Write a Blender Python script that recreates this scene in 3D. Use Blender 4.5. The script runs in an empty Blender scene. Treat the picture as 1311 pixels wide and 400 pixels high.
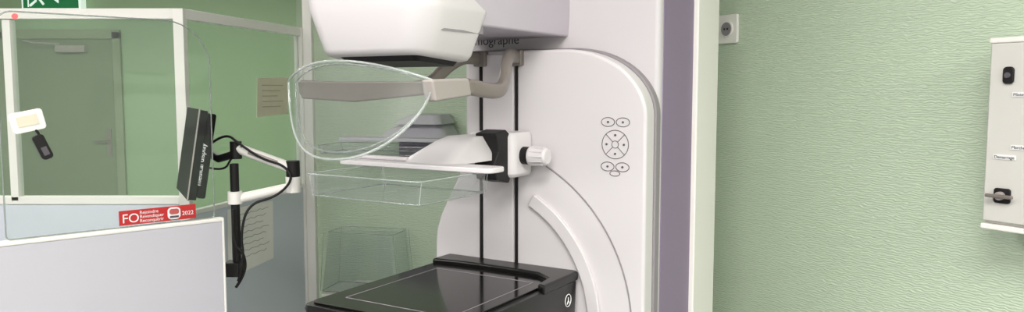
import bpy, bmesh, math
from mathutils import Vector, Matrix
D=math.radians
sc=bpy.context.scene
sc.view_settings.view_transform='Standard'
col=bpy.context.collection

# ---------------------------------------------------------------- materials
def lin(c):
    return tuple(((x/255)/12.92 if x/255<=.04045 else ((x/255+.055)/1.055)**2.4) for x in c)+(1,)
def pmat(name,rgb,rough=.45,metal=0,var=.03,vscale=6,bump=0,bscale=300,spec=.5,coat=0):
    m=bpy.data.materials.new(name);m.use_nodes=True
    n=m.node_tree.nodes;l=m.node_tree.links
    b=n['Principled BSDF']
    tc=n.new('ShaderNodeTexCoord');nz=n.new('ShaderNodeTexNoise');nz.inputs['Scale'].default_value=vscale
    nz.inputs['Detail'].default_value=4
    l.new(tc.outputs['Object'],nz.inputs['Vector'])
    mx=n.new('ShaderNodeMix');mx.data_type='RGBA'
    c=lin(rgb)
    mx.inputs[6].default_value=tuple(v*(1-var) for v in c[:3])+(1,)
    mx.inputs[7].default_value=tuple(min(1,v*(1+var)) for v in c[:3])+(1,)
    l.new(nz.outputs['Fac'],mx.inputs[0]);l.new(mx.outputs[2],b.inputs['Base Color'])
    b.inputs['Roughness'].default_value=rough;b.inputs['Metallic'].default_value=metal
    b.inputs['Specular IOR Level'].default_value=spec
    b.inputs['Coat Weight'].default_value=coat
    if bump:
        n2=n.new('ShaderNodeTexNoise');n2.inputs['Scale'].default_value=bscale
        l.new(tc.outputs['Object'],n2.inputs['Vector'])
        bp=n.new('ShaderNodeBump');bp.inputs['Strength'].default_value=bump;bp.inputs['Distance'].default_value=.002
        l.new(n2.outputs['Fac'],bp.inputs['Height']);l.new(bp.outputs['Normal'],b.inputs['Normal'])
    return m
def clear(name,tint=(.96,.98,.97),refl=1.0,haze=0):
    """thin clear sheet: transparent + Schlick reflection"""
    m=bpy.data.materials.new(name);m.use_nodes=True
    n=m.node_tree.nodes;l=m.node_tree.links;n.clear()
    o=n.new('ShaderNodeOutputMaterial');t=n.new('ShaderNodeBsdfTransparent');g=n.new('ShaderNodeBsdfGlossy')
    t.inputs[0].default_value=tint+(1,);g.inputs['Roughness'].default_value=.02
    lw=n.new('ShaderNodeLayerWeight');lw.inputs[0].default_value=.5
    pw=n.new('ShaderNodeMath');pw.operation='POWER';pw.inputs[1].default_value=5
    ma=n.new('ShaderNodeMath');ma.operation='MULTIPLY_ADD';ma.inputs[1].default_value=.9*min(refl,1);ma.inputs[2].default_value=.04*refl;ma.use_clamp=True
    mx=n.new('ShaderNodeMixShader')
    l.new(lw.outputs['Facing'],pw.inputs[0]);l.new(pw.outputs[0],ma.inputs[0]);l.new(ma.outputs[0],mx.inputs[0]);l.new(t.outputs[0],mx.inputs[1]);l.new(g.outputs[0],mx.inputs[2])
    last=mx
    if haze:
        d=n.new('ShaderNodeBsdfDiffuse');d.inputs[0].default_value=(.78,.81,.79,1)
        m2=n.new('ShaderNodeMixShader');m2.inputs[0].default_value=haze
        l.new(mx.outputs[0],m2.inputs[1]);l.new(d.outputs[0],m2.inputs[2]);last=m2
    l.new(last.outputs[0],o.inputs[0])
    return m
def wallmat(name,rgb):
    m=bpy.data.materials.new(name);m.use_nodes=True
    n=m.node_tree.nodes;l=m.node_tree.links;b=n['Principled BSDF']
    tc=n.new('ShaderNodeTexCoord');mp=n.new('ShaderNodeMapping');mp.inputs['Scale'].default_value=(82,82,155)
    l.new(tc.outputs['Object'],mp.inputs[0])
    nz=n.new('ShaderNodeTexNoise');nz.inputs['Scale'].default_value=1.0;nz.inputs['Detail'].default_value=1.5
    l.new(mp.outputs[0],nz.inputs['Vector'])
    wv=n.new('ShaderNodeTexWave');wv.bands_direction='Z';wv.inputs['Scale'].default_value=.33;wv.inputs['Distortion'].default_value=7;wv.inputs['Detail'].default_value=1;wv.inputs['Detail Scale'].default_value=1.6
    l.new(mp.outputs[0],wv.inputs['Vector'])
    ad=n.new('ShaderNodeMath');ad.operation='MULTIPLY_ADD';ad.inputs[1].default_value=1.6
    l.new(nz.outputs['Fac'],ad.inputs[0]);l.new(wv.outputs['Fac'],ad.inputs[2])
    bp=n.new('ShaderNodeBump');bp.inputs['Strength'].default_value=.48;bp.inputs['Distance'].default_value=.0022
    l.new(ad.outputs[0],bp.inputs['Height']);l.new(bp.outputs['Normal'],b.inputs['Normal'])
    mx=n.new('ShaderNodeMix');mx.data_type='RGBA';c=lin(rgb)
    mx.inputs[6].default_value=tuple(v*.96 for v in c[:3])+(1,);mx.inputs[7].default_value=tuple(v*1.04 for v in c[:3])+(1,)
    l.new(nz.outputs['Fac'],mx.inputs[0]);l.new(mx.outputs[2],b.inputs['Base Color'])
    b.inputs['Roughness'].default_value=.42
    return m
def emis(name,rgb,st):
    m=bpy.data.materials.new(name);m.use_nodes=True
    b=m.node_tree.nodes['Principled BSDF'];b.inputs['Base Color'].default_value=lin(rgb)
    b.inputs['Emission Color'].default_value=lin(rgb);b.inputs['Emission Strength'].default_value=st
    return m
GREEN=wallmat('green_wallpaper',(196,212,188))
GREEN2=pmat('green_paint',(150,176,138),.5,var=.04,vscale=1.5)
DOORG=pmat('door_green',(134,148,118),.5)
WHITE=pmat('machine_white',(213,208,210),.36,var=.01)
WHITE2=pmat('machine_white_panel',(206,201,204),.42,var=.01)
LAV=pmat('machine_shaded_lavender',(190,182,192),.42,var=.01)  # upper head's shade is put into this darker lavender-grey colour
PURP=pmat('machine_purple',(136,120,146),.5,var=.02)
BLACK=pmat('detector_black',(14,12,12),.12,var=.05,spec=.38)
BLACKM=pmat('detector_black_satin',(16,15,15),.3,var=.05,spec=.4)
DARK=pmat('dark_plastic',(26,24,25),.5,spec=.3)
GREYM=pmat('warm_grey_metal',(132,124,118),.35,metal=.35)
GREYL=pmat('light_grey_plastic',(162,154,150),.4)
SEAM=pmat('seam_grey',(140,134,138),.6)
LINE=pmat('print_grey',(86,80,86),.6)
LAM=pmat('laminate_white',(196,194,202),.5,var=.01)
LAMB=pmat('panel_bluewhite',(208,213,222),.5,var=.01)
FRAME=pmat('frame_white',(238,235,230),.4,var=.01)
CEIL=pmat('ceiling_white',(225,225,222),.8)
FLOOR=pmat('floor_vinyl',(130,132,134),.4,var=.1,vscale=20)
GLASS=clear('window_glass',(.92,.96,.92),1.5,haze=.03)
ACRY=clear('acrylic_sheet',(.97,.985,.975),.5,haze=.008)
ACRYC=clear('acrylic_clear',(.93,.95,.95),2.2,haze=.04)
EDGE=clear('acrylic_edge',(.74,.78,.77),3.0,haze=.28)
EDGED=clear('acrylic_edge_dark',(.55,.60,.58),2.5,haze=.2)
PAPER=pmat('paper',(226,218,196),.8,var=.06,vscale=30)
PAPERW=pmat('paper_white',(240,238,232),.8,var=.03,vscale=30)
PRINTL=pmat('print_light',(185,176,156),.8)
RED=pmat('sticker_red',(188,40,42),.5)
WTXT=pmat('print_white',(235,235,235),.5)
CABN=pmat('cabinet_offwhite',(208,206,200),.45,var=.01,bump=.1,bscale=500)
EXITG=emis('exit_green',(20,110,60),.35)
EXITW=emis('exit_white',(225,240,230),.6)
LAMP=emis('lamp_diffuser',(255,250,244),6)
REDL=emis('red_led',(255,60,60),3)

# ---------------------------------------------------------------- geometry
def empty(name,loc=(0,0,0),rz=0,parent=None):
    o=bpy.data.objects.new(name,None);col.objects.link(o);o.location=loc;o.rotation_euler=(0,0,rz);o.parent=parent;o.empty_display_size=.1
    return o
def mk(name,bm,mat,parent=None,bevel=0,seg=3,smooth=True,sub=0):
    bmesh.ops.recalc_face_normals(bm,faces=bm.faces)
    me=bpy.data.meshes.new(name);bm.to_mesh(me);bm.free()
    o=bpy.data.objects.new(name,me);col.objects.link(o);o.parent=parent
    me.materials.append(mat)
    if smooth:
        for p in me.polygons:p.use_smooth=True
        me.set_sharp_from_angle(angle=D(38))
    if bevel:
        b=o.modifiers.new('b','BEVEL');b.width=bevel;b.segments=seg;b.limit_method='ANGLE';b.angle_limit=D(38);b.harden_normals=True
    if sub:
        s=o.modifiers.new('s','SUBSURF');s.levels=sub;s.render_levels=sub
    return o
def box(name,x0,x1,y0,y1,z0,z1,mat,parent=None,bevel=.002):
    bm=bmesh.new();bmesh.ops.create_cube(bm,size=1)
    for v in bm.verts:
        v.co=Vector(((x0+x1)/2+v.co.x*(x1-x0),(y0+y1)/2+v.co.y*(y1-y0),(z0+z1)/2+v.co.z*(z1-z0)))
    return mk(name,bm,mat,parent,bevel)
def rr(x0,x1,y0,y1,r,n=8):
    if not isinstance(r,(list,tuple)): r=[r]*4
    cs=[(x1,y0,-90,r[0],-1,1),(x1,y1,0,r[1],-1,-1),(x0,y1,90,r[2],1,-1),(x0,y0,180,r[3],1,1)]
    p=[]
    for cx,cy,a0,q,sx,sy in cs:
        q=max(q,.0004)
        for i in range(n+1):
            a=D(a0+90*i/n);p.append((cx+sx*q+q*math.cos(a),cy+sy*q+q*math.sin(a)))
    return p
def prism(name,pts,lo,hi,mat,parent=None,axis='z',bevel=.0,smooth=True):
    """polygon extruded: axis z -> (x,y); axis y -> pts are (x,z); axis x -> (y,z)"""
    bm=bmesh.new()
    def c(p,h):
        return {'z':(p[0],p[1],h),'y':(p[0],h,p[1]),'x':(h,p[0],p[1])}[axis]
    a=[bm.verts.new(c(p,lo)) for p in pts];b=[bm.verts.new(c(p,hi)) for p in pts]
    bm.faces.new(a);bm.faces.new(b);k=len(pts)
    for i in range(k):bm.faces.new((a[i],a[(i+1)%k],b[(i+1)%k],b[i]))
    return mk(name,bm,mat,parent,bevel,smooth=smooth)
def loft(name,secs,mat,parent=None,bevel=0,cap=True,n=8,drop=0,zlim=9,yref=0):
    bm=bmesh.new();R=[]
    for s in secs:
        z,x0,x1,y0,y1,r=s
        R.append([bm.verts.new((p[0],p[1],z-(drop*(p[1]-yref) if z<zlim else 0))) for p in rr(x0,x1,y0,y1,r,n)])
    k=len(R[0])
    for a,b in zip(R,R[1:]):
        for i in range(k):bm.faces.new((a[i],a[(i+1)%k],b[(i+1)%k],b[i]))
    if cap: bm.faces.new(R[0]);bm.faces.new(R[-1])
    return mk(name,bm,mat,parent,bevel)
def tube(name,pts,r,mat,parent=None,cyc=False,kind='POLY',res=6):
    cu=bpy.data.curves.new(name,'CURVE');cu.dimensions='3D';cu.bevel_depth=r;cu.bevel_resolution=res//2+1;cu.use_fill_caps=True
    if kind=='POLY':
        s=cu.splines.new('POLY');s.points.add(len(pts)-1)
        for i,p in enumerate(pts): s.points[i].co=tuple(p)+(1,)
    else:
        s=cu.splines.new('NURBS');s.points.add(len(pts)-1);s.order_u=3;s.use_endpoint_u=not cyc;s.resolution_u=10
        for i,p in enumerate(pts): s.points[i].co=tuple(p)+(1,)
    s.use_cyclic_u=cyc
    cu.materials.append(mat)
    o=bpy.data.objects.new(name,cu);col.objects.link(o);o.parent=parent
    return o
def cyl(name,c,r,h,axis,mat,parent=None,bevel=.001,r2=None,n=40):
    bm=bmesh.new();bmesh.ops.create_cone(bm,cap_ends=True,segments=n,radius1=r,radius2=r if r2 is None else r2,depth=h)
    R={'z':Matrix(),'x':Matrix.Rotation(D(90),4,'Y'),'y':Matrix.Rotation(D(90),4,'X')}[axis]
    bm.transform(Matrix.Translation(c)@R)
    return mk(name,bm,mat,parent,bevel,2)
def text(name,body,loc,rot,size,mat,parent=None,align='LEFT',ext=.0003):
    t=bpy.data.curves.new(name,'FONT');t.body=body;t.size=size;t.extrude=ext;t.align_x=align;t.materials.append(mat)
    o=bpy.data.objects.new(name,t);col.objects.link(o);o.location=loc;o.rotation_euler=rot;o.parent=parent
    return o
def arcring(name,c,r0,r1,a0,a1,y0,y1,mat,parent,n=48,bevel=0):
    """annular sector in the x-z plane"""
    p=[]
    for i in range(n+1):
        a=D(a0+(a1-a0)*i/n);p.append((c[0]+r1*math.cos(a),c[1]+r1*math.sin(a)))
    for i in range(n,-1,-1):
        a=D(a0+(a1-a0)*i/n);p.append((c[0]+r0*math.cos(a),c[1]+r0*math.sin(a)))
    return prism(name,p,y0,y1,mat,parent,'y',bevel)

# ---------------------------------------------------------------- room shell
box('floor',-6,4.2,-3,7.1,-.1,0,FLOOR,bevel=0)
box('ceiling',-6,4.2,-3,7.1,2.7,2.8,CEIL,bevel=0)
box('wall_back',-6,0.0,7.0,7.1,0,2.7,GREEN2,bevel=0)
box('wall_left',-6.1,-6,-3,7.1,0,2.7,CEIL,bevel=0)
box('wall_front',-6,4.2,-3.1,-3,0,2.7,CEIL,bevel=0)
w=box('wall_right',-5.3,5.2,0,.1,0,2.7,GREEN,bevel=0);w.location=(.686,2.5,0);w.rotation_euler=(0,0,D(-60))
w=box('wall_behind_machine',0,1.36,0,.1,0,2.7,GREEN,bevel=0);w.location=(-.84,3.255,0);w.rotation_euler=(0,0,D(-13.9))

# door in back wall
dr=empty('door_1',(-4.02,6.998,0))
box('frame_left',-.55,-.48,-.03,0,0,2.06,DOORG,dr);box('frame_right',.48,.55,-.03,0,0,2.06,DOORG,dr);box('frame_top',-.55,.55,-.03,0,2.0,2.08,DOORG,dr)
box('leaf',-.475,.475,-.02,0,0.01,1.995,pmat('door_leaf',(112,128,98),.5),dr)
box('closer',.0,.26,-.08,-.02,1.88,1.94,GREYL,dr,.005);tube('closer_arm',[(.05,-.08,1.95),(-.15,-.14,1.96),(-.3,-.03,1.985)],.008,GREYL,dr)
box('handle_plate',.40,.44,-.03,-.02,.95,1.2,GREYM,dr);tube('handle_lever',[(.42,-.03,1.1),(.42,-.07,1.1),(.3,-.07,1.1)],.009,GREYM,dr)
sn=empty('exit_sign',(-4.02,6.93,2.33))
box('housing',-.26,.26,-.03,.06,-.09,.13,EXITW,sn,.008);box('face',-.24,.24,-.035,-.03,-.07,.11,EXITG,sn,0)
box('arrow_shaft',.02,.2,-.038,-.035,.01,.04,EXITW,sn,0);prism('arrow_head',[(.0,.025),(.07,.08),(.07,-.03)],-.038,-.035,EXITW,sn,'y')
tube('running_figure',[(-.18,-.037,-.05),(-.13,-.037,-.01),(-.12,-.037,.03),(-.09,-.037,.0),(-.06,-.037,-.04)],.01,EXITW,sn);cyl('running_figure_head',(-.1,-.037,.07),.018,.004,'y',EXITW,sn,0)
box('doorway',-.2,-.19,-.038,-.035,-.06,.1,EXITW,sn,0)

# ---------------------------------------------------------------- mammography machine
mg=empty('mammography_machine',(-.162,1.978,1.12),D(-31.5))
Z0=-1.118
# column
prism('column_front',rr(0,.531,.075,.10,[.012,.001,.001,.012]),Z0,1.3,WHITE2,mg)
box('column_purple_side',.02,.533,.098,.305,Z0,1.3,PURP,mg,.002)
box('column_rear_white',.0,.545,.305,.475,Z0,1.3,FRAME,mg,.004)
# gantry panel with rounded corner
def panel(dx,z1,r,x0=.055):
    p=[(-.045-dx,-.9),(.535+dx,-.9)]
    n=18
    R=r+dx;RZ=.155+dx
    for i in range(n+1):
        a=D(90*i/n);p.append((.535+dx-R+R*math.cos(a),z1+dx-RZ+RZ*math.sin(a)))
    p+=[(x0-dx,z1+dx),(x0-dx,.30)]
    for i in range(1,9):
        t=i/8;p.append((x0-dx-.1*(t*t*(3-2*t)),.30-.26*t))
    return p
prism('gantry_panel_shadow_seam',panel(.002,.526,.21),.05,.078,SEAM,mg,'y',.004)  # grey backing outlines the panel, painting the shadow of its gap
prism('gantry_panel',panel(-.002,.525,.21),0,.052,WHITE,mg,'y',.008)
cc=(.10,-.11)
arcring('rotation_ring',cc,.299,.330,-80,62,-.010,0.004,WHITE,mg,bevel=.003)
tube('rotation_cutout_seam',[(cc[0]+.405*math.cos(D(a)),-.0005,cc[1]+.405*math.sin(D(a))) for a in range(-60,69,3)],.0018,SEAM,mg)
# vertical rails
for i,x in enumerate((.102,.204)):
    box('rail_slot_%d'%i,x-.0035,x+.0035,-.004,.002,-.03,.515,DARK,mg,0)
box('rail_cover',.109,.197,-.006,.002,-.03,.515,WHITE2,mg,.003)
# lettering (partly hidden by the head)
text('lettering','mammographe',(.165,.0745,.544),(D(90),0,0),.033,LINE,mg,'RIGHT')
# control pad
def ring(nm,cx,cz,rx,rz,r=.0008,n=32):
    tube(nm,[(cx+rx*math.cos(2*math.pi*i/n),-.0005,cz+rz*math.sin(2*math.pi*i/n)) for i in range(n)],r,LINE,mg,True)
cx,cz=.460,.308
ring('pad_outer',cx,cz,.032,.032);ring('pad_inner',cx,cz,.008,.008,.0007)
for i in range(4):
    a=D(45+90*i);tube('pad_div_%d'%i,[(cx+.008*math.cos(a),-.0005,cz+.008*math.sin(a)),(cx+.031*math.cos(a),-.0005,cz+.031*math.sin(a))],.0007,LINE,mg)
    a=D(90*i);cyl('pad_mark_%d'%i,(cx+.021*math.cos(a),-.0005,cz+.021*math.sin(a)),.0025,.002,'y',LINE,mg,0)
for i,(dx,dz) in enumerate([(-.018,.050),(.018,.050),(-.018,-.050),(.018,-.050)]):
    ring('button_%d'%i,cx+dx,cz+dz,.016,.010);cyl('button_mark_%d'%i,(cx+dx,-.0005,cz+dz),.0025,.002,'y',LINE,mg,0)
ring('buttons_low',cx,cz-.065,.012,.006)
# tube head
loft('tube_head_upper',[(.556,.03,.302,-.42,.12,[.07,.005,.005,.05]),(.60,.02,.305,-.43,.12,[.08,.005,.005,.06]),(1.0,.01,.308,-.44,.12,[.08,.005,.005,.06])],LAV,mg,.006)
prism('tube_head_seam',rr(.04,.30,-.44,-.275,.02),.54,.60,SEAM,mg,'z')
loft('tube_head_cover',[(.496,.030,.276,-.462,-.312,[.05,.02,.02,.05]),(.499,.026,.281,-.470,-.304,[.055,.02,.02,.045]),(.508,.022,.286,-.475,-.298,[.055,.02,.02,.045]),(.578,.002,.312,-.489,-.285,[.06,.02,.02,.045]),(.585,.0,.313,-.490,-.284,[.06,.02,.02,.045]),(.615,-.003,.3135,-.492,-.36,[.06,.012,.012,.045]),(.66,-.006,.314,-.494,-.43,[.05,.010,.010,.045]),(.90,-.02,.320,-.505,-.445,[.04,.008,.008,.04])],WHITE,mg,0,drop=.07,zlim=.55,yref=-.47)
loft('collimator_window',[(.486,.07,.25,-.44,-.315,.01),(.502,.05,.262,-.452,-.305,.015)],DARK,mg,.002,drop=.06,yref=-.47)
# face shield : bowed clear visor
bm=bmesh.new();N=40;K=12;G=[]
def zrow(a):
    return .447+.036*(1-a*a), .444-.142*max(0,1-abs(a)**2.3)**.62
for i in range(N+1):
    a=-math.cos(math.pi*i/N)
    x=.135+.183*a
    y=-.555+.075*a*a
    zt,zb=zrow(a)
    G.append([bm.verts.new((x,y+.02*(1-j/K)*(1-a*a),zt+(zb-zt)*j/K)) for j in range(K+1)])
for i in range(N):
    for j in range(K):bm.faces.new((G[i][j],G[i+1][j],G[i+1][j+1],G[i][j+1]))
rim=[tuple(G[i][0].co) for i in range(N+1)]+[tuple(G[i][K].co) for i in range(N,-1,-1)]
mk('face_shield_visor',bm,ACRYC,mg)
tube('face_shield_rim',rim,.0024,EDGE,mg,True)
tube('face_shield_inner_rim',[(.135+(p[0]-.135)*.96,p[1]+.012,.425+(p[2]-.425)*.90) for p in rim],.0018,EDGED,mg,True)
prism('face_shield_crossbar',[(-.03,.446),(.30,.446),(.30,.421),(.12,.406),(-.02,.412)],-.475,-.462,GREYM,mg,'y',.004)
prism('face_shield_arm_block',[(-.49,.448),(-.375,.452),(-.365,.418),(-.48,.408)],.298,.325,GREYL,mg,'x',.005)
box('face_shield_arm_tip',.299,.324,-.372,-.35,.421,.447,GREYM,mg,.004)
def strap(name,pts,wid,h):
    """flat swept arm: tube with elliptical section"""
    o=tube(name,pts,1,GREYM,mg,kind='NURBS')
    pc=bpy.data.curves.new(name+'_profile','CURVE');pc.dimensions='2D';s=pc.splines.new('POLY');s.points.add(15)
    for i in range(16):
        a=2*math.pi*i/16;s.points[i].co=(wid*math.copysign(abs(math.cos(a))**.7,math.cos(a)),h*math.copysign(abs(math.sin(a))**.7,math.sin(a)),0,1)
    s.use_cyclic_u=True
    po=bpy.data.objects.new(name+'_profile',pc);col.objects.link(po);po.parent=mg;po.location=(.15,.2,-.3)
    o.data.bevel_mode='OBJECT';o.data.bevel_object=po
    return o
strap('face_shield_arm_near',[(.312,-.365,.436),(.312,-.31,.430),(.305,-.25,.426),(.292,-.20,.436),(.275,-.165,.478),(.255,-.12,.506),(.225,-.06,.508),(.205,.005,.506)],.0105,.016)
strap('face_shield_arm_far',[(-.03,-.46,.434),(-.02,-.30,.430),(.01,-.19,.430),(.035,-.12,.440),(.055,-.085,.482),(.075,-.05,.506),(.09,-.03,.508),(.104,.005,.506)],.0105,.016)
for i,x in enumerate((.104,.205)): box('arm_mount_%d'%i,x-.018,x+.018,-.014,.004,.486,.524,GREYM,mg,.004)
# compression paddle tray (clear)
def tray(pre,x0,x1,y0,y1,z0,z1,par,fl=.008,mat=ACRYC,er=.0014):
    P=rr(x0,x1,y0,y1,.012,4);Q=rr(x0-fl,x1+fl,y0-fl,y1,.014,4)
    bm=bmesh.new();a=[bm.verts.new((p[0],p[1],z0)) for p in P];b=[bm.verts.new((p[0],p[1],z1)) for p in Q]
    bm.faces.new(a);k=len(a)
    for i in range(k):bm.faces.new((a[i],a[(i+1)%k],b[(i+1)%k],b[i]))
    mk(pre+'_tray',bm,mat,par)
    tube(pre+'_tray_top_edge',[(p[0],p[1],z1) for p in Q],er,EDGE,par,True)
    tube(pre+'_tray_bottom_edge',[(p[0],p[1],z0) for p in P],er*1.1,EDGED,par,True)
    for i,(x,y) in enumerate(((x0,y0),(x1,y0),(x1,y1),(x0,y1))):
        sx=fl if x==x1 else -fl;tube(pre+'_tray_corner_%d'%i,[(x-.3*sx,y+.003,z0),(x+.7*sx,y,z1)],er*.8,EDGE,par)
tray('paddle',.012,.286,-.482,-.262,.218,.262,mg)
# paddle holder
prism('paddle_holder_bar',rr(-.065,.338,-.325,-.262,[.02,.015,.01,.01]),.264,.275,WHITE,mg,'z',.003)
loft('paddle_holder_neck',[(.272,.085,.225,-.30,-.09,.03),(.285,.09,.22,-.285,-.09,.03),(.315,.11,.205,-.22,-.09,.03),(.326,.125,.20,-.19,-.09,.025)],WHITE,mg,.006)
box('paddle_holder_ridge',-.04,.10,-.29,-.272,.275,.284,WHITE2,mg,.004)
prism('paddle_latch',[(-.140,.228),(-.085,.216),(-.075,.240),(-.075,.324),(-.10,.340),(-.145,.332),(-.132,.29),(-.150,.262)],.180,.236,DARK,mg,'x',.004)
loft('carriage',[(.228,.13,.245,-.088,0,.015),(.236,.12,.252,-.094,0,.02),(.322,.12,.252,-.094,0,.02),(.332,.13,.245,-.088,0,.015)],WHITE,mg,.003)
cyl('carriage_collar',(.260,-.05,.278),.0205,.022,'x',DARK,mg)
cyl('carriage_knob',(.293,-.05,.278),.0235,.048,'x',WHITE,mg,.006,.020)
for i in range(12):
    a=D(30*i);box('knob_rib_%d'%i,.276,.310,-.05+.0215*math.cos(a)-.0015,-.05+.0215*math.cos(a)+.0015,.278+.0215*math.sin(a)-.0015,.278+.0215*math.sin(a)+.0015,WHITE2,mg,.0005)
# breast support / detector
loft('support_body',[(-.12,.05,.35,-.44,-.0,.03),(-.085,.005,.374,-.49,-.0,.03),(-.012,-.006,.374,-.502,-.002,.02),(-.004,-.004,.368,-.499,-.002,.02)],BLACKM,mg,.003)
prism('support_deck',rr(.006,.350,-.488,-.06,.02),-.006,.001,BLACK,mg,'z',.001)
prism('support_back_ridge',[(.002,-.075),(.06,-.066),(.12,-.062),(.24,-.062),(.30,-.068),(.345,-.10),(.352,-.16),(.374,-.17),(.376,-.01),(.366,0),(.002,0)],-.010,.012,BLACKM,mg,'z',.006)
for nm,a,b in (('l',(.05,-.43),(.05,-.12)),('b',(.05,-.12),(.318,-.12)),('r',(.318,-.12),(.318,-.43)),('f',(.318,-.43),(.05,-.43))):
    tube('support_mark_'+nm,[(a[0],a[1],.0012),(b[0],b[1],.0012)],.0007,SEAM,mg)
tube('support_icon_ring',[(.3755,-.06+.014*math.cos(2*math.pi*i/24),-.045+.014*math.sin(2*math.pi*i/24)) for i in range(24)],.001,WTXT,mg,True)
tube('support_icon_figure',[(.376,-.06,-.038),(.376,-.06,-.045),(.376,-.066,-.053)],.0012,WTXT,mg);tube('support_icon_leg',[(.376,-.06,-.045),(.376,-.054,-.053)],.0012,WTXT,mg)
prism('support_bracket',rr(.06,.30,-.02,.03,.01),-.3,-.08,WHITE2,mg,'z',.005)

# ---------------------------------------------------------------- protective partition
pt=empty('glazed_partition',(-1.03,2.45,0))
box('left_rail_top',-1.3,.0,-.015,.015,1.768,1.80,FRAME,pt)
box('corner_post',-.016,.016,-.016,.016,0,1.80,FRAME,pt)
box('left_post',-.545,-.52,-.015,.015,1.2,1.765,FRAME,pt)
box('left_sill',-1.3,-.016,-.015,.015,1.19,1.215,FRAME,pt)
box('left_lower_panel',-1.3,-.016,-.01,.01,0.02,1.19,LAMB,pt)
box('left_glass',-1.3,-.016,-.003,.003,1.215,1.765,GLASS,pt,0)
rs=empty('right_section',(0,0,0),D(77.4),pt)
box('right_rail_top',0,.768,-.015,.015,1.768,1.80,FRAME,rs)
box('right_end_post',.752,.782,-.018,.018,0,1.80,FRAME,rs)
box('right_sill',.016,.752,-.012,.012,1.15,1.165,FRAME,rs)
box('right_lower_panel',.016,.752,-.009,.009,0.02,1.15,LAMB,rs)
box('right_glass',.016,.752,-.003,.003,1.165,1.765,GLASS,rs,0)
box('trim_1',-.848,-.812,3.19,3.23,0,2.7,FRAME,bevel=.003)
# papers on partition
pn=empty('taped_notice',(-1.03,2.45,0),D(77.4));
prism('sheet',[(.42,1.45),(.65,1.455),(.655,1.60),(.43,1.592)],-.006,-.0045,PAPER,pn,'y')
for i in range(5): box('print_line_%d'%i,.46,.61-.02*(i%3),-.0075,-.006,1.565-.02*i,1.568-.02*i,PRINTL,pn,0)
pn=empty('handwritten_notice',(-1.03,2.45,0),D(77.4))
prism('sheet',[(.2,.90),(.50,.91),(.505,1.13),(.205,1.14)],-.0125,-.011,PAPERW,pn,'y')
for i in range(8):
    tube('writing_%d'%i,[(.23+.02*k,-.013,1.11-.022*i+.003*math.sin(k*2.3+i)) for k in range(13-i%3)],.0008,SEAM,pn)

# ---------------------------------------------------------------- desk screen panel + clear shield
DA=math.atan2(.353,.385)
dk=empty('desk_screen_panel',(-1.16,1.747,0),DA)
box('panel',-.25,.504,-.012,.012,0,1.196,LAM,dk,.002)
box('top_trim',-.25,.506,-.014,.014,1.196,1.206,FRAME,dk,.003)
box('end_trim',.504,.510,-.014,.014,0,1.206,FRAME,dk,.002)
sh=empty('clear_protective_shield',(-1.16,1.747,0),DA)
ol=rr(.012,.489,1.208,1.726,[.01,.115,.035,.01],12)
prism('sheet',ol,-.0025,.0025,ACRY,sh,'y')
tube('sheet_edge',[(p[0],0,p[1]) for p in ol],.0018,EDGED,sh,True)
st=empty('union_sticker',(-1.16,1.747,0),DA)
box('red_field',.25,.438,-.006,-.0045,1.213,1.250,RED,st,0)
text('letters_big','FO',(.256,-.0065,1.219),(D(90),0,0),.032,WTXT,st)
for i,b in enumerate(('Rejoindre','Revendiquer','Reconquérir')): text('line_%d'%i,b,(.298,-.0065,1.238-.0105*i),(D(90),0,0),.0115,WTXT,st)
text('year','2022',(.402,-.0065,1.224),(D(90),0,0),.015,WTXT,st)
prism('white_badge',rr(.366,.398,1.216,1.247,.010),-.0075,-.006,WTXT,st,'y');prism('badge_red',rr(.370,.394,1.229,1.243,.006),-.0085,-.0075,pmat('badge_pink',(190,90,90),.5),st,'y');box('badge_text',.371,.393,-.0085,-.0075,1.220,1.225,LINE,st,0)
tg=empty('dosimeter_badge',(-1.16,1.747,0),DA)
o=prism('card',rr(-.034,.034,-.024,.024,.008),-.012,-.003,PAPERW,tg,'y',.002);o.location=(.065,0,1.478);o.rotation_euler=(0,D(-12),0)
o=box('card_print',-.022,.02,-.0135,-.012,-.010,.014,PAPER,tg,0);o.location=(.065,0,1.478);o.rotation_euler=(0,D(-12),0)
tube('clip_cord',[(.078,-.008,1.462),(.084,-.012,1.45),(.088,-.010,1.44)],.003,DARK,tg)
o=prism('clip',rr(-.012,.012,-.03,.03,.008),-.016,-.003,DARK,tg,'y',.002);o.location=(.092,0,1.418);o.rotation_euler=(0,D(-22),0)
o=box('clip_label',-.006,.006,-.0175,-.016,-.02,.0,LINE,tg,0);o.location=(.092,0,1.418);o.rotation_euler=(0,D(-22),0)
cyl('led',(.051,-.006,1.715),.006,.006,'y',REDL,tg,0)

# ---------------------------------------------------------------- monitor and arm
mon=empty('computer_monitor',(-.912,2.22,1.374),D(118.2))
mt=empty('tilt',(0,0,0),0,mon);mt.rotation_euler=(D(9),0,0);mt.scale=(.95,.95,.95)
SCR=pmat('screen_black',(8,8,9),.5,spec=.1)
box('bezel',-.16,.16,-.010,.012,-.128,.128,SCR,mt,.003)
box('screen',-.150,.150,.012,.0145,-.112,.116,SCR,mt,0)
box('screen_rim',-.1615,.1615,.009,.0135,-.130,.130,SCR,mt,.001)
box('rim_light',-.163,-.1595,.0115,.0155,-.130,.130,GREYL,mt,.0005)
box('rear_shell',-.158,.14,-.034,-.010,-.122,.122,SCR,mt,.006)
text('label','medical display',(-.1590,-.016,-.085),(D(90),D(-90),D(-90)),.020,WTXT,mt)
box('mount_plate',-.04,.04,-.05,-.034,-.04,.04,GREYM,mt,.003)
am=empty('monitor_arm')
px,py=-.772,2.16
cyl('pole',(px,py,1.20),.012,.29,'z',DARK,am)
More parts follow.
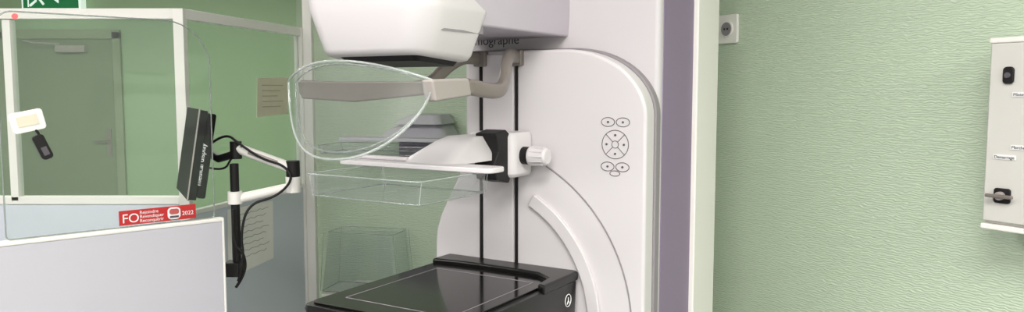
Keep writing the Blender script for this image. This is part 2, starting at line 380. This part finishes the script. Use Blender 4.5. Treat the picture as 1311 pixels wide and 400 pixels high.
box('clamp',px-.03,px+.015,py-.03,py+.02,1.03,1.07,DARK,am,.004)
cyl('pole_collar',(px,py,1.25),.02,.035,'z',FRAME,am)
tube('lower_link',[(px,py,1.245),(-.62,2.2,1.275)],.014,FRAME,am)
cyl('elbow_lower',(-.62,2.2,1.282),.021,.045,'z',FRAME,am)
cyl('elbow_upper',(-.62,2.2,1.325),.019,.05,'z',DARK,am)
tube('upper_link',[(-.625,2.2,1.33),(-.775,2.2,1.385)],.015,FRAME,am)
tube('upper_link_cover',[(-.66,2.186,1.345),(-.74,2.186,1.375)],.006,GREYL,am)
cyl('wrist',(-.78,2.2,1.38),.016,.05,'z',DARK,am)
tube('wrist_link',[(-.78,2.2,1.37),(-.83,2.2,1.355),(-.868,2.24,1.366)],.011,DARK,am)
tube('cable_1',[(-.85,2.21,1.40),(-.80,2.18,1.43),(-.76,2.17,1.40),(-.70,2.18,1.355),(-.64,2.18,1.34),(-.61,2.17,1.30),(-.66,2.17,1.25),(-.73,2.14,1.235),(-.75,2.13,1.15),(-.74,2.13,1.08),(-.76,2.13,1.02)],.0035,DARK,am,kind='NURBS')
tube('cable_2',[(-.86,2.2,1.33),(-.81,2.19,1.32),(-.79,2.19,1.36),(-.76,2.19,1.39)],.003,DARK,am,kind='NURBS')
tube('cable_3',[(-.77,2.14,1.22),(-.775,2.14,1.12),(-.745,2.14,1.10),(-.74,2.14,1.04),(-.77,2.14,1.0)],.004,DARK,am,kind='NURBS')

# ---------------------------------------------------------------- paddle storage on the wall behind
rk=empty('paddle_storage_rack',(-.84,3.255,0),D(-13.9))
box('wall_plate',.40,.70,-.02,0,1.25,1.34,PURP,rk,.004)
box('wall_plate_low',.2,.5,-.02,0,.70,.76,FRAME,rk,.004)
box('shelf_low',.15,.55,-.22,-.0,.74,.752,FRAME,rk,.002)
prism('stored_holder_1',rr(.24,.66,-.24,-.15,.02),1.355,1.37,LAM,rk,'z',.004)
loft('stored_neck_1',[(1.37,.38,.66,-.2,-.0,.03),(1.40,.42,.64,-.17,-.0,.03),(1.42,.46,.62,-.15,-.0,.03)],LAM,rk,.006)
loft('stored_neck_2',[(1.42,.44,.64,-.2,-.0,.03),(1.455,.50,.62,-.17,-.0,.03)],LAM,rk,.006)
tray('stored_1',.22,.62,-.34,-.16,1.315,1.345,rk,er=.002)
# leaning clear paddle
tray('stored_2',.14,.46,-.2,-.04,.757,.99,rk,fl=-.02,er=.0014)

# ---------------------------------------------------------------- right wall fittings
so=empty('wall_socket',(.686,2.5,1.741),D(-60))
prism('plate',rr(-.037,.045,-.045,.045,.006),-.010,0,FRAME,so,'y',.002)
cyl('insert',(.004,-.011,0),.026,.006,'y',FRAME,so);cyl('recess',(.004,-.0145,0),.021,.002,'y',SEAM,so,0)
cyl('pin_1',(-.002,-.016,0),.003,.003,'y',DARK,so,0);cyl('pin_2',(.011,-.016,0),.003,.003,'y',DARK,so,0)
bx=empty('wall_electrical_cabinet',(.686+.5*.88,2.5-.866*.88,0),D(-60))
box('body',0.004,.33,-.115,0,1.262,1.652,CABN,bx,.004)
box('door',0,.334,-.124,-.113,1.268,1.648,CABN,bx,.004)
box('top_flange',-.003,.337,-.125,0,1.648,1.660,FRAME,bx,.003);box('bottom_flange',-.003,.337,-.125,0,1.250,1.262,FRAME,bx,.003)
prism('lock_plate',rr(.030,.052,1.562,1.598,.008),-.130,-.124,DARK,bx,'y',.002);cyl('lock_core',(.041,-.132,1.58),.006,.006,'y',LINE,bx)
prism('handle_plate',rr(.024,.058,1.31,1.342,.006),-.130,-.124,DARK,bx,'y',.002);cyl('handle_hub',(.04,-.134,1.326),.009,.012,'y',GREYL,bx)
box('handle_bar',.014,.07,-.146,-.138,1.322,1.330,GREYM,bx,.003)
for i,(x,z,s) in enumerate(((.050,1.54,'Mixte'),(.052,1.43,'Marche'),(.018,1.408,'Demarrage'))):
    box('label_%d'%i,x,x+.045,-.126,-.124,z-.005,z+.005,WTXT,bx,0);text('label_text_%d'%i,s,(x+.002,-.1265,z-.003),(D(90),0,0),.009,LINE,bx)

# ---------------------------------------------------------------- lights (ceiling luminaires)
def lum(x,y,pw,sx=1.2,sy=.6,rz=0):
    e=empty('ceiling_light',(x,y,2.69),rz)
    box('housing',-sx/2-.02,sx/2+.02,-sy/2-.02,sy/2+.02,-.02,.009,FRAME,e,.004)
    box('diffuser',-sx/2,sx/2,-sy/2,sy/2,-.026,-.02,LAMP,e,0)
    l=bpy.data.lights.new('lamp','AREA');l.shape='RECTANGLE';l.size=sx;l.size_y=sy;l.energy=pw;l.color=(1,.975,.95)
    o=bpy.data.objects.new('lamp',l);col.objects.link(o);o.parent=e;o.location=(0,0,-.04)
lum(.1,.1,38);lum(-1.9,.6,36);lum(1.4,-1.3,66);lum(-1.2,-1.8,50);lum(-3.6,4.6,52);lum(-1.9,4.4,32)  # front-right luminaire is added to brighten the column's rear side and right wall
wd=bpy.data.worlds.new('w');sc.world=wd;wd.use_nodes=True;wd.node_tree.nodes['Background'].inputs[0].default_value=(.9,.95,1,1);wd.node_tree.nodes['Background'].inputs[1].default_value=.3

# ---------------------------------------------------------------- camera
cd=bpy.data.cameras.new('camera');cam=bpy.data.objects.new('camera',cd);col.objects.link(cam)
cd.sensor_width=36;cd.lens=27.46;cam.location=(0,0,1.55);cam.rotation_euler=(D(90)-math.atan(.085),0,0);cd.clip_start=.02
sc.camera=cam
